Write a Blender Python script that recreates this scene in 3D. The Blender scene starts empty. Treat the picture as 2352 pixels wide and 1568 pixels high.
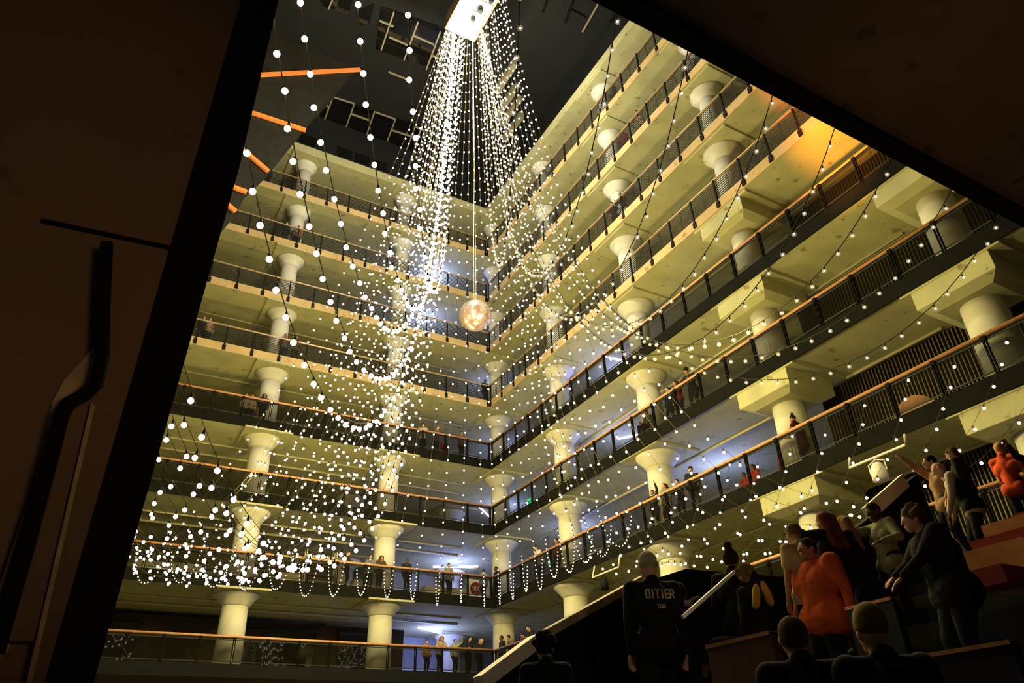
import bpy, bmesh, math, random
from mathutils import Vector, Matrix
random.seed(7)
PI = math.pi
sc = bpy.context.scene
COL = sc.collection
# ------------------------------------------------------------------ camera
W, H, F = 2352, 1568, 1656.36
YAW, PIT, ROL = 0.5301, 0.5506, -0.0398
CAM = Vector((-18.367, -34.230, -8.255))
FW = Vector((math.sin(YAW)*math.cos(PIT), math.cos(YAW)*math.cos(PIT), math.sin(PIT)))
_rt = Vector((math.cos(YAW), -math.sin(YAW), 0)); _up = _rt.cross(FW)
RT = math.cos(ROL)*_rt + math.sin(ROL)*_up
UP = -math.sin(ROL)*_rt + math.cos(ROL)*_up
cam = bpy.data.cameras.new('camera'); camo = bpy.data.objects.new('camera', cam); COL.objects.link(camo)
m = Matrix((RT, UP, -FW)).transposed().to_4x4(); m.translation = CAM
camo.matrix_world = m
cam.sensor_width = 36; cam.lens = 36*F/W; cam.clip_end = 300; cam.clip_start = .05
sc.camera = camo
# ------------------------------------------------------------------ world, exposure
wd = bpy.data.worlds.new('night'); sc.world = wd; wd.use_nodes = True
wd.node_tree.nodes['Background'].inputs[0].default_value = (.62, .78, 1, 1)
wd.node_tree.nodes['Background'].inputs[1].default_value = 0.010
vs = sc.view_settings; vs.view_transform = 'Standard'; vs.look = 'None'; vs.gamma = 1; vs.exposure = 0.0
vs.use_curve_mapping = False
try:
    sc.cycles.max_bounces = 5; sc.cycles.diffuse_bounces = 3; sc.cycles.glossy_bounces = 3
    sc.cycles.transparent_max_bounces = 24; sc.cycles.sample_clamp_indirect = 3
    sc.cycles.use_denoising = True
except Exception: pass
# ------------------------------------------------------------------ lights (the fairy light canopy, stage and lobby lamps, plus an added fill)
def lamp(name, kind, loc, power, col, size=.5, target=None, angle=None, blend=.5):
    l = bpy.data.lights.new(name, kind); l.energy = power; l.color = col
    if kind == 'AREA': l.size = size
    else: l.shadow_soft_size = size
    if kind == 'SPOT': l.spot_size = angle; l.spot_blend = blend
    o = bpy.data.objects.new(name, l); o.location = loc
    if target is not None: o.rotation_euler = (Vector(target)-Vector(loc)).to_track_quat('-Z', 'Y').to_euler()
    COL.objects.link(o); return o
WARM = (1, .80, .26); COOL = (1, .90, .64); BLUE = (.27, .34, 1)
for i, (p, e, c) in enumerate([
    ((-8, -13, 24.6), 3400, COOL), ((-8.2, -13.4, 19.5), 3400, COOL), ((-9, -14.5, 13.5), 3000, COOL),
    ((-11, -17, 7), 1500, WARM), ((-14.5, -7, 2.2), 1300, WARM), ((-16, -14, 3), 900, WARM),
    ((-9, -7, 1.5), 1000, WARM), ((-6.2, -7, 3), 1000, WARM), ((-7.2, -13, 2), 1500, WARM),
    ((-7.0, -19, 1.6), 1500, WARM), ((-7.0, -24, 1.0), 1000, WARM)]):
    lamp('fairy_glow', 'POINT', p, e, c, .14)
lamp('stage_spot_orange', 'SPOT', (-5.5, -24.5, 3.0), 15000, (1, .34, .02), .15, (1.4, -24.9, 10.9), .50, 1)
lamp('stage_spot_deep_orange', 'SPOT', (-5.5, -24.5, 5.6), 14000, (1, .16, .03), .15, (1.2, -24.6, 14.8), .46, 1)
lamp('stage_spot_red', 'SPOT', (-12, -20, 1.0), 5200, (1, .22, .14), .15, (-7.25, -12.4, 8.0), .13, .6)
lamp('stage_spot_white', 'SPOT', (-4, -22, 3.0), 2600, (1, .9, .75), .15, (-7.25, -12.4, 8.2), .13, .6)
lamp('lobby_amber', 'SPOT', (-17.2, -37.5, -8.8), 260, (1, .55, .27), .5, (-19.3, -30.4, -5.6), .75, 1)
lamp('lobby_amber_high', 'SPOT', (-13, -36, -9.0), 170, (1, .50, .24), .5, (-8.5, -31.5, -.4), 1.0, 1)
lamp('stair_amber', 'SPOT', (-16.2, -34.5, -7.2), 55, (1, .36, .10), .1, (-11.4, -28.9, -6.4), .34, .8)
lamp('added_foreground_fill', 'AREA', (-19, -42, -5), 7, (.5, .65, 1), 6, (-14, -28, -4))  # unseen bluish area light added behind the camera to lift the dark foreground
lamp('stair_lobby', 'AREA', (-13, -33.5, -4.2), 1.6, (1, .55, .25), 1.5, (-9, -29.5, -6.5))
# ------------------------------------------------------------------ pixel helpers
def ray(x, y): return FW + RT*((x-W/2)/F) - UP*((y-H/2)/F)
def at(x, y, ax, val):
    d = ray(x, y); t = (val-CAM[ax])/d[ax]; return CAM + d*t
# ------------------------------------------------------------------ materials
def mat(name, col, rough=.7, metal=0, noise=0, nscale=4., bump=0, spec=.3, emit=None, es=0):
    mt = bpy.data.materials.new(name); mt.use_nodes = True; nt = mt.node_tree; b = nt.nodes['Principled BSDF']
    b.inputs['Roughness'].default_value = rough; b.inputs['Metallic'].default_value = metal
    b.inputs['Specular IOR Level'].default_value = spec
    b.inputs['Base Color'].default_value = (*col, 1)
    if emit: b.inputs['Emission Color'].default_value = (*emit, 1); b.inputs['Emission Strength'].default_value = es
    tc = nt.nodes.new('ShaderNodeTexCoord')
    if noise:
        n = nt.nodes.new('ShaderNodeTexNoise'); n.inputs['Scale'].default_value = nscale; n.inputs['Detail'].default_value = 6
        r = nt.nodes.new('ShaderNodeValToRGB'); r.color_ramp.elements[0].position = .3; r.color_ramp.elements[1].position = .7
        r.color_ramp.elements[0].color = (*[c*(1-noise) for c in col], 1); r.color_ramp.elements[1].color = (*[min(1, c*(1+noise*.6)) for c in col], 1)
        nt.links.new(tc.outputs['Object'], n.inputs['Vector']); nt.links.new(n.outputs['Fac'], r.inputs[0]); nt.links.new(r.outputs[0], b.inputs['Base Color'])
        if bump:
            bp_ = nt.nodes.new('ShaderNodeBump'); bp_.inputs['Strength'].default_value = bump; bp_.inputs['Distance'].default_value = .02
            nt.links.new(n.outputs['Fac'], bp_.inputs['Height']); nt.links.new(bp_.outputs[0], b.inputs['Normal'])
    return mt
def concrete(name, col, board=0.0):
    """concrete with form-board joints and scattered stains"""
    mt = mat(name, col, .85, 0, .14, .9, .15); nt = mt.node_tree; b = nt.nodes['Principled BSDF']
    ramp = [n for n in nt.nodes if n.type == 'VALTORGB'][0]; tc = [n for n in nt.nodes if n.type == 'TEX_COORD'][0]
    n2 = nt.nodes.new('ShaderNodeTexNoise'); n2.inputs['Scale'].default_value = 2.3; n2.inputs['Detail'].default_value = 8
    r2 = nt.nodes.new('ShaderNodeValToRGB'); r2.color_ramp.elements[0].position = .30; r2.color_ramp.elements[1].position = .37
    r2.color_ramp.elements[0].color = (.55, .5, .4, 1); r2.color_ramp.elements[1].color = (1, 1, 1, 1)
    mx = nt.nodes.new('ShaderNodeMixRGB'); mx.blend_type = 'MULTIPLY'; mx.inputs[0].default_value = 1
    nt.links.new(tc.outputs['Object'], n2.inputs['Vector']); nt.links.new(n2.outputs['Fac'], r2.inputs[0])
    nt.links.new(ramp.outputs[0], mx.inputs[1]); nt.links.new(r2.outputs[0], mx.inputs[2])
    nt.links.new(mx.outputs[0], b.inputs['Base Color'])
    return mt
M = {}
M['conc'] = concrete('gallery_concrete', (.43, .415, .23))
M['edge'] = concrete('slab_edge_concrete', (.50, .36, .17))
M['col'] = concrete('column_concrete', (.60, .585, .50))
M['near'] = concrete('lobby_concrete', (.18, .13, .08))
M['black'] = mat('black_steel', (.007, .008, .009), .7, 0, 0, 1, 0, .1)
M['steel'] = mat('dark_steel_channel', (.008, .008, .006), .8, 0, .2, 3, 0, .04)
M['wood'] = mat('oak_handrail', (.62, .30, .12), .4, 0, .2, 9)
M['tan'] = mat('tan_metal_rail', (.42, .30, .16), .4, .2)
M['bar'] = mat('railing_bars', (.02, .019, .018), .6, 0, 0, 1, 0, .2)
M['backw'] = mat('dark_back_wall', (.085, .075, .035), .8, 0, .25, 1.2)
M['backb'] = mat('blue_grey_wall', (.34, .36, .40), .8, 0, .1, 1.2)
M['roof'] = mat('roof_black', (.010, .011, .012), .8)
M['tower'] = mat('stair_wall_black', (.022, .021, .014), .8, 0, .3, 2)
M['orange'] = mat('orange_glow_rail', (.85, .26, .06), .5, 0, 0, 1, 0, .3, (1, .24, .03), .32)  # orange light falling on the rails is put in as a faint self-glow
M['glass_black'] = mat('night_glass', (.004, .004, .005), .03, 0, 0, 1, 0, .9)
M['mullion'] = mat('grey_mullion', (.33, .30, .20), .5)
M['pipe'] = mat('painted_pipe', (.55, .50, .34), .5)
M['slat'] = mat('slat_metal', (.16, .12, .07), .4, .6)
M['white'] = mat('white_paint', (.85, .80, .74), .5)
M['cream'] = mat('cream_perforated', (.85, .66, .48), .5)
M['seatw'] = mat('plywood_seat', (.50, .25, .07), .5, 0, .2, 7)
M['seatr'] = mat('maroon_cushion', (.22, .03, .03), .8)
M['brown'] = mat('brown_bench', (.17, .075, .035), .6, 0, .15, 9)
M['navy'] = mat('black_paint', (.012, .012, .014), .7)
M['coping'] = mat('worn_coping', (.45, .37, .20), .7, 0, .35, 6)
M['green'] = mat('exit_green', (0, .3, .1), .5, 0, 0, 1, 0, .3, (.02, 1, .35), 1.6)
M['tube'] = mat('tube_light', (1, 1, 1), .5, 0, 0, 1, 0, .3, (.72, .66, 1), 9)
M['bulb'] = mat('lit_bulb', (1, 1, 1), .3, 0, 0, 1, 0, .3, (1, .90, .74), 7)
M['bulb'].cycles.emission_sampling = 'NONE'
M['fairy'] = mat('small_bulb', (1, 1, 1), .3, 0, 0, 1, 0, .3, (.85, .95, .85), 2.2)
M['fairy'].cycles.emission_sampling = 'NONE'
M['socket'] = mat('black_socket', (.01, .01, .01), .5)
M['cable'] = mat('olive_cable', (.09, .07, .03), .7)
M['cableblk'] = mat('black_cable', (.012, .011, .008), .6)
def see_through(name, col, fac, rough=.4):
    mt = bpy.data.materials.new(name); mt.use_nodes = True; nt = mt.node_tree; out = nt.nodes['Material Output']
    b = nt.nodes['Principled BSDF']; b.inputs['Base Color'].default_value = (*col, 1); b.inputs['Roughness'].default_value = rough; b.inputs['Specular IOR Level'].default_value = .5 if rough < .3 else .03
    t = nt.nodes.new('ShaderNodeBsdfTransparent'); mx = nt.nodes.new('ShaderNodeMixShader'); mx.inputs[0].default_value = fac
    nt.links.new(t.outputs[0], mx.inputs[1]); nt.links.new(b.outputs[0], mx.inputs[2]); nt.links.new(mx.outputs[0], out.inputs[0]); return mt
M['mesh'] = see_through('woven_wire_mesh', (.008, .0075, .005), .34, .9)
M['clear'] = see_through('clear_bulb_glass', (.9, .85, .7), .16, .05)
def mirror_ball():
    mt = mat('mirror_tiles', (.95, .80, .72), .22, .85); nt = mt.node_tree; b = nt.nodes['Principled BSDF']
    tc = nt.nodes.new('ShaderNodeTexCoord'); v = nt.nodes.new('ShaderNodeTexVoronoi'); v.inputs['Scale'].default_value = 24
    nt.links.new(tc.outputs['Object'], v.inputs['Vector'])
    bp_ = nt.nodes.new('ShaderNodeBump'); bp_.inputs['Strength'].default_value = .6; bp_.inputs['Distance'].default_value = .05
    nt.links.new(v.outputs['Color'], bp_.inputs['Height']); nt.links.new(bp_.outputs[0], b.inputs['Normal']); return mt
M['mirror'] = mirror_ball()
# ------------------------------------------------------------------ mesh helpers
class MB:
    def __init__(s): s.v = []; s.f = []; s.m = []; s.mi = 0
    def add(s, vs, fs):
        o = len(s.v); s.v += [tuple(v) for v in vs]; s.f += [tuple(i+o for i in f) for f in fs]; s.m += [s.mi]*len(fs); return s
    def box(s, a, b):
        x0, x1 = sorted((a[0], b[0])); y0, y1 = sorted((a[1], b[1])); z0, z1 = sorted((a[2], b[2]))
        return s.add([(x0,y0,z0),(x1,y0,z0),(x1,y1,z0),(x0,y1,z0),(x0,y0,z1),(x1,y0,z1),(x1,y1,z1),(x0,y1,z1)],
                     [(0,3,2,1),(4,5,6,7),(0,1,5,4),(1,2,6,5),(2,3,7,6),(3,0,4,7)])
    def tube(s, pts, r, n=6, r1=None, cap=True):
        pts = [Vector(p) for p in pts]; r1 = r if r1 is None else r1; N = len(pts); rings = []; o = len(s.v); vs = []; fs = []
        d0 = (pts[1]-pts[0]).normalized(); ref = Vector((0,0,1)) if abs(d0.z) < .9 else Vector((1,0,0)); u = d0.cross(ref).normalized()
        for i, p in enumerate(pts):
            d = (pts[min(i+1, N-1)]-pts[max(i-1, 0)]).normalized(); u = (u - d*u.dot(d)).normalized(); w = d.cross(u)
            rr = r+(r1-r)*i/(N-1)
            for k in range(n):
                a = 2*PI*k/n; vs.append(p+(u*math.cos(a)+w*math.sin(a))*rr)
        for i in range(N-1):
            for k in range(n): fs.append((i*n+k, i*n+(k+1) % n, (i+1)*n+(k+1) % n, (i+1)*n+k))
        if cap: fs.append(tuple(reversed(range(n)))); fs.append(tuple((N-1)*n+k for k in range(n)))
        return s.add(vs, fs)
    def bar(s, a, b, w, h, up=(0,0,1)):
        a = Vector(a); b = Vector(b); d = (b-a).normalized(); u = d.cross(Vector(up)).normalized(); v = u.cross(d)
        vs = [p+u*(w/2*i)+v*(h/2*j) for p in (a, b) for i, j in ((-1,-1),(1,-1),(1,1),(-1,1))]
        return s.add(vs, [(0,3,2,1),(4,5,6,7),(0,1,5,4),(1,2,6,5),(2,3,7,6),(3,0,4,7)])
    def lathe(s, c, prof, n=24):
        c = Vector(c); vs = []; fs = []; N = len(prof)
        for r, z in prof:
            for k in range(n): vs.append(c+Vector((r*math.cos(2*PI*k/n), r*math.sin(2*PI*k/n), z)))
        for i in range(N-1):
            for k in range(n): fs.append((i*n+k, i*n+(k+1) % n, (i+1)*n+(k+1) % n, (i+1)*n+k))
        fs.append(tuple(reversed(range(n)))); fs.append(tuple((N-1)*n+k for k in range(n)))
        return s.add(vs, fs)
    def ell(s, c, r, rot=None, nu=12, nv=8):
        c = Vector(c); vs = []; fs = []
        for i in range(nv+1):
            t = PI*i/nv
            for k in range(nu):
                a = 2*PI*k/nu; p = Vector((r[0]*math.sin(t)*math.cos(a), r[1]*math.sin(t)*math.sin(a), r[2]*math.cos(t)))
                if i in (0, nv): p += Vector((1e-4*math.cos(a), 1e-4*math.sin(a), 0))
                if rot is not None: p = rot @ p
                vs.append(c+p)
        for i in range(nv):
            for k in range(nu): fs.append((i*nu+k, (i+1)*nu+k, (i+1)*nu+(k+1) % nu, i*nu+(k+1) % nu))
        fs.append(tuple(range(nu))); fs.append(tuple(reversed([nv*nu+k for k in range(nu)])))
        return s.add(vs, fs)
    def cap(s, a, b, r0, r1, n=16):
        a = Vector(a); b = Vector(b); d = b-a; L = d.length
        if L < 1e-5: return s.ell(a, (r0, r0, r0))
        q = Vector((0,0,1)).rotation_difference(d).to_matrix(); vs = []; fs = []; prof = []
        for i in range(5): t = PI/2*i/4; prof.append((max(1e-4, r0*math.sin(t)), -r0*math.cos(t)))
        for i in range(5): t = PI/2*i/4; prof.append((max(1e-4, r1*math.cos(t)), L+r1*math.sin(t)))
        for r, z in prof:
            for k in range(n): vs.append(a+q @ Vector((r*math.cos(2*PI*k/n), r*math.sin(2*PI*k/n), z)))
        N = len(prof)
        for i in range(N-1):
            for k in range(n): fs.append((i*n+k, i*n+(k+1) % n, (i+1)*n+(k+1) % n, (i+1)*n+k))
        fs.append(tuple(reversed(range(n)))); fs.append(tuple((N-1)*n+k for k in range(n)))
        return s.add(vs, fs)
    def mesh(s, name, mats, smooth=False):
        me = bpy.data.meshes.new(name); me.from_pydata(s.v, [], s.f)
        for mm in (mats if isinstance(mats, (list, tuple)) else [mats]): me.materials.append(mm)
        me.polygons.foreach_set('material_index', s.m)
        if smooth: me.polygons.foreach_set('use_smooth', [True]*len(me.polygons))
        me.update(); return me
    def build(s, name, mats, parent=None, smooth=False, loc=(0,0,0)):
        o = bpy.data.objects.new(name, s.mesh(name, mats, smooth)); COL.objects.link(o); o.location = loc
        if parent is not None: o.parent = parent
        return o
def tag(o, label, cat, group=None, kind=None):
    if len(label.split()) > 15: print('LONG', label)
    o['label'] = label; o['category'] = cat
    if group: o['group'] = group
    if kind: o['kind'] = kind
    return o
def empty(name, loc, label, cat, group=None, rz=0):
    o = bpy.data.objects.new(name, None); COL.objects.link(o); o.location = loc; o.rotation_euler = (0,0,rz); o.empty_display_size = .2
    return tag(o, label, cat, group)
def put(name, me, parent, loc=(0,0,0), rot=None, scale=None):
    o = bpy.data.objects.new(name, me); COL.objects.link(o); o.parent = parent; o.location = loc
    if rot is not None: o.rotation_euler = rot
    if scale is not None: o.scale = (scale,)*3
    return o
def struct(o): o['kind'] = 'structure'; return o
ORD = ['corner', 'first', 'second', 'third', 'fourth', 'fifth', 'sixth', 'seventh', 'eighth', 'ninth', 'tenth', 'eleventh', 'twelfth', 'thirteenth', 'fourteenth', 'fifteenth', 'sixteenth', 'seventeenth', 'eighteenth', 'nineteenth', 'twentieth', 'twenty-first', 'twenty-second', 'twenty-third', 'twenty-fourth', 'twenty-fifth', 'twenty-sixth']
LV = {1: 'lowest gallery', 2: 'second gallery up', 3: 'third gallery up', 4: 'fourth gallery up', 5: 'fifth gallery up', 6: 'sixth gallery up', 7: 'seventh gallery up', 8: 'top gallery'}
HS = 3.8; TH = .44; NEAR = -30.4; WEST = -20.3
def fz(k): return HS*(k-2)+(.22 if k == 1 else 0)
# ------------------------------------------------------------------ galleries: slabs, edge trims, back walls
for k in range(1, 9):
    z = fz(k); b = MB()
    b.box((WEST-8, .02, z-TH), (9.6, 9.6, z)); b.box((.02, NEAR-6, z-TH), (9.6, .02, z))
    struct(b.build('floor', M['conc']))
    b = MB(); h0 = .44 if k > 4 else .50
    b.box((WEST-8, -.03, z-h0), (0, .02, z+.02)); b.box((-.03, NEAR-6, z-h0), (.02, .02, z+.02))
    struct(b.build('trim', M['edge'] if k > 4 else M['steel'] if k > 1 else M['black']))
z = fz(9); b = MB(); b.box((WEST-8, .02, z-TH), (9.6, 9.6, z+.2)); b.box((.02, NEAR-6, z-TH), (9.6, .02, z+.2)); struct(b.build('ceiling', M['conc']))
BL = 9.4
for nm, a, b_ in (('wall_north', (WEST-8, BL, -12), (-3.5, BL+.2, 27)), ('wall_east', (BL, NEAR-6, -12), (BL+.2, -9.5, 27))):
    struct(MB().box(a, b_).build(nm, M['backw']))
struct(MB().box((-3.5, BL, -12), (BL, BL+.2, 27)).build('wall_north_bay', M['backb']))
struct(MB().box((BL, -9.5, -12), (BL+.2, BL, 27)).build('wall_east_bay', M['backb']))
struct(MB().box((-45, -48, -10.05), (10, 10, -9.85)).build('floor', M['navy']))
# dark attic wall above the top slab, roof with night skylights
RZ = 32.0
b = MB(); b.box((WEST-8, 2.0, 26.8), (9.6, 2.3, RZ)); b.box((2.0, NEAR-6, 26.8), (2.3, 2.0, RZ)); struct(b.build('wall_attic', M['roof']))
struct(MB().box((-45, -48, RZ), (9.6, 9.6, RZ+.3)).build('ceiling', M['roof']))
for i in range(11):
    x = -15.6+1.28*i
    if i in (3, 7): continue
    w = struct(MB().box((x, 1.93, 29.0), (x+1.05, 2.0, 29.75)).build('window_%d' % (i+1), M['steel']))
def skylight(n, x0, x1, y0, y1, step, stag):
    g = struct(MB().box((x0, y0, RZ-.08), (x1, y1, RZ-.01)).build('window_%d' % n, M['glass_black']))
    b = MB(); x = x0; j = 0
    while x <= x1+.01:
        b.box((x-.06, y0, RZ-.2), (x+.06, y1, RZ-.08))
        if x+step <= x1+.01: yy = y0+(y1-y0)*(.42 if j % 2 else .55)+stag; b.box((x, yy-.05, RZ-.18), (x+step, yy+.05, RZ-.08))
        x += step; j += 1
    fr = b.build('mullion', M['mullion'], g)
def pxq(c): return at(c[0]/2.94+700, c[1]/2.94, 2, RZ-.10)
def nightpane(n, quad_, bars):
    v = [at(c[0]/2.94+700, c[1]/2.94, 2, RZ-.02) for c in quad_]; v += [p+Vector((0,0,-.04)) for p in v]; k = len(quad_)
    g = struct(MB().add(v, [tuple(range(k)), tuple(reversed(range(k, 2*k)))]+[(i, i+k, (i+1) % k+k, (i+1) % k) for i in range(k)]).build('window_%d' % n, M['glass_black']))
    for c0, c1 in bars: MB().bar(pxq(c0), pxq(c1), .09, .08).build('mullion', M['mullion'], g)
nightpane(20, ((515,40),(960,190),(930,480),(480,330)), [((765,150),(670,405)), ((915,215),(820,470)), ((602,80),(515,340)), ((505,140),(600,180)), ((570,250),(695,305)), ((735,240),(870,300)), ((860,375),(935,405))])
nightpane(21, ((130,640),(820,860),(760,1040),(90,800)), [((190,655),(135,805)), ((335,700),(280,855)), ((470,755),(420,905)), ((612,805),(555,955)), ((745,855),(690,1005)), ((190,655),(335,700)), ((315,770),(440,815)), ((470,755),(612,805)), ((590,880),(715,920)), ((745,855),(800,880)), ((135,712),(165,722)), ((565,485),(700,540))])
nightpane(22, ((60,-80),(330,-30),(300,95),(130,40)), [((200,-30),(160,60))])
nightpane(23, ((350,80),(470,20),(440,150),(380,165)), [])
for c0, c1, lb in (((1640,-10),(1605,85),'leftmost'), ((1812,5),(1755,155),'second from left'), ((1995,0),(1875,215),'widest'), ((2138,45),(2060,150),'rightmost'), ((1800,65),(1900,118),'crosswise')):
    tag(MB().bar(pxq(c0), pxq(c1), .08, .1).build('ceiling_bar', M['steel'] if lb != 'widest' else M['mullion']), 'thin bar on the black ceiling right of the platform, %s' % lb, 'bar', 'thin ceiling bars')
for i, (x, y) in enumerate(((-1.2, -6.8), (-.55, -6.2), (.3, -5.0), (-2.2, -8.5))):
    tag(MB().bar((x, y, 31.6), (x, y+2.6, 31.6), .35, .5).build('roof_beam', M['mullion']), 'pale roof beam end above the right facade, %s from the light curtain' % ORD[i+1], 'beam', 'roof beams')
# west side: dark stair enclosure with orange rails, closed wall behind the fin
tw = [(600,-40),(705,-30),(868,105),(700,290),(616,393),(566,440),(540,487),(440,600),(440,300)]
P = [at(x, y, 1, -3) for x, y in tw]; b = MB(); n = len(P)
b.add(P+[p+Vector((0, .6, 0)) for p in P], [tuple(range(n)), tuple(reversed(range(n, 2*n)))]+[(i, i+n, (i+1) % n+n, (i+1) % n) for i in range(n)])
struct(b.build('wall_stair', M['tower']))
for i, (a, c) in enumerate((((560,174),(827,160)), ((540,246),(702,299)), ((528,318),(616,393)), ((495,414),(567,441)), ((485,438),(541,485)))):
    p0 = at(*a, 1, -3.12); p1 = at(*c, 1, -3.12)
    o = MB().bar(p0, p1, .16, .22).build('stair_handrail', M['orange'])
    tag(o, 'orange lit handrail on the dark stair wall, %s from the top' % ORD[i+1], 'handrail', 'orange stair handrails')
struct(MB().box((WEST-8.4, NEAR, -12), (WEST-8, BL, 27)).build('wall_west', M['backw']))
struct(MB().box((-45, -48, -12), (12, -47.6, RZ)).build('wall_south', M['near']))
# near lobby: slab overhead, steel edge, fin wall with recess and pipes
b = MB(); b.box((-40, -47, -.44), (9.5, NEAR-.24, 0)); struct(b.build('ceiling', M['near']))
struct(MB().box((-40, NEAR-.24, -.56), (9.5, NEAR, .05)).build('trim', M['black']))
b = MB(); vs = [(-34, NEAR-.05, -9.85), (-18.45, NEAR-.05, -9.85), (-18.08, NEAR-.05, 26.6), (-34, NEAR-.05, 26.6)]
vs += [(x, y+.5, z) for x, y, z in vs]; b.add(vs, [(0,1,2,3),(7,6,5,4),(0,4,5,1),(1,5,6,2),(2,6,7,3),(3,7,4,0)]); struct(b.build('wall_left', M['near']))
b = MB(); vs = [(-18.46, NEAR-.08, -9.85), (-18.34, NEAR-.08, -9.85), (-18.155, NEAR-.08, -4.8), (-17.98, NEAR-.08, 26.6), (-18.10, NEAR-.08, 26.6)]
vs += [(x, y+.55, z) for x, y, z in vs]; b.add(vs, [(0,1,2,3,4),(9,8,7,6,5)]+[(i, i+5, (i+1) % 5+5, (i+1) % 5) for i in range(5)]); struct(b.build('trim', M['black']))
YF = NEAR-.06
def fin(x, y, d=0): return at(x, y, 1, YF-d)
def quad(px, d0, d1, name, m_, lab, cat):
    A = [fin(x, y, d0) for x, y in px]; Bq = [fin(x, y, d0)+Vector((0, -(d1-d0), 0)) for x, y in px]; n = len(px)
    o = MB().add(A+Bq, [tuple(range(n)), tuple(reversed(range(n, 2*n)))]+[(i, i+n, (i+1) % n+n, (i+1) % n) for i in range(n)]).build(name, m_)
    return tag(o, lab, cat)
quad([(140,935),(214,938),(84,1480),(-40,1480)], 0, .10, 'wall_cabinet', M['near'], 'tall brown recessed cabinet panel on the dark concrete wall at left', 'cabinet')
quad([(208,934),(217,942),(66,1600),(54,1600)], .10, .15, 'metal_strip', M['coping'], 'pale metal edge strip along the right side of the wall cabinet', 'strip')
quad([(134,968),(146,966),(-10,1560),(-24,1560)], .10, .15, 'metal_strip', M['coping'], 'dull gold metal strip left of the wall cabinet under the curved pipe', 'strip')
quad([(120,930),(146,880),(220,800),(236,800),(212,905),(150,935),(20,1500),(-10,1500)], -.02, .02, 'wall_plate', M['coping'], 'bare yellowish wall patch behind the curved black pipe', 'plate')
pp = [fin(x, y, .2) for x, y in ((245,560),(238,700),(234,830),(222,880),(196,905),(160,925),(143,950),(120,1040),(60,1260),(-10,1500))]
tag(MB().tube(pp, .032, 10).build('curved_pipe', M['black'], smooth=True), 'black bent pipe running down the concrete wall at left', 'pipe')
quad([(95,508),(425,578),(425,581),(95,512)], 0, .03, 'joint_shade', M['black'], 'thin black strip painting soft shade along a joint of the brown concrete wall', 'joint')  # soft shade along the beam joint, painted as a black strip

# ------------------------------------------------------------------ columns
def flare(k): return max(.42, .56-.022*(k-1))
CM = {}
def col_meshes(k, block):
    key = (k, block)
    if key in CM: return CM[key]
    r = flare(k); z0 = fz(k); z1 = fz(k+1)-TH; h = z1-z0
    if block:
        hb = .86; a = MB().lathe((0,0,0), [(r+.03, 0), (r+.02, h*.5), (r, h-hb+.02)], 28).mesh('shaft', M['col'], True)
        q = MB(); w0 = .80; w1 = 1.12; zb = h-hb; zc = h-.12
        q.add([(-w0,-w0,zb),(w0,-w0,zb),(w0,w0,zb),(-w0,w0,zb),(-w1,-w1,zb+.16),(w1,-w1,zb+.16),(w1,w1,zb+.16),(-w1,w1,zb+.16),(-w1,-w1,zc),(w1,-w1,zc),(w1,w1,zc),(-w1,w1,zc)],
              [(3,2,1,0),(8,9,10,11)]+[(i, (i+1) % 4, (i+1) % 4+4, i+4) for i in range(4)]+[(i+4, (i+1) % 4+4, (i+1) % 4+8, i+8) for i in range(4)])
        c = q.mesh('capital', M['conc']); p = MB().box((-1.14,-1.45,h-.12), (1.45,1.45,h)).mesh('drop_panel', M['conc'])
    else:
        R = r*1.75; hc = .62
        a = MB().lathe((0,0,0), [(r+.03, 0), (r+.02, h*.5), (r, h-hc)], 28).mesh('shaft', M['col'], True)
        c = MB().lathe((0,0,0), [(r, h-hc), (r+.05, h-hc+.05), (r+.16, h-hc+.2), (R-.12, h-.28), (R, h-.16), (R, h-.09)], 36).mesh('capital', M['col'], True)
        p = MB().box((-1.08,-1.25,h-.09), (1.25,1.25,h)).mesh('drop_panel', M['conc'])
    CM[key] = (a, c, p); return CM[key]
SBK = 1.17
def column(k, x, y, block, lab):
    t = empty('column', (x, y, fz(k)), lab, 'column', 'concrete columns of the galleries')
    for nm, me in zip(('shaft', 'capital', 'drop_panel'), col_meshes(k, block)): put(nm, me, t)
for k in range(1, 9):
    column(k, SBK, SBK, False, 'round concrete column in the inner corner on the %s' % LV[k])
    for i in range(1, 4):
        x = SBK-6.85*i
        if i == 3 and k > 7: continue
        column(k, x, SBK, False, 'round flared concrete column on the left facade, %s, %s from the corner' % (LV[k], ORD[i]))
    for i in range(1, 5):
        y = SBK-6.9*i
        blk = (i == 3 and k < 5) or (i == 4 and k < 5)
        if i == 4 and k > 5: continue
        column(k, SBK, y, blk, '%s on the right facade, %s, %s from the corner' % ('concrete column under square block' if blk else 'round flared concrete column', LV[k], ORD[i]))
for k in (1, 2, 3, 4):
    for j, (x, y) in enumerate(((-5.7, 7.9), (1.2, 7.9), (7.9, 1.2), (7.9, -5.7))):
        column(k, x, y, False, 'dim column deep behind the rails, %s, %s of the inner row' % (LV[k], ORD[j+1]))
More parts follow.
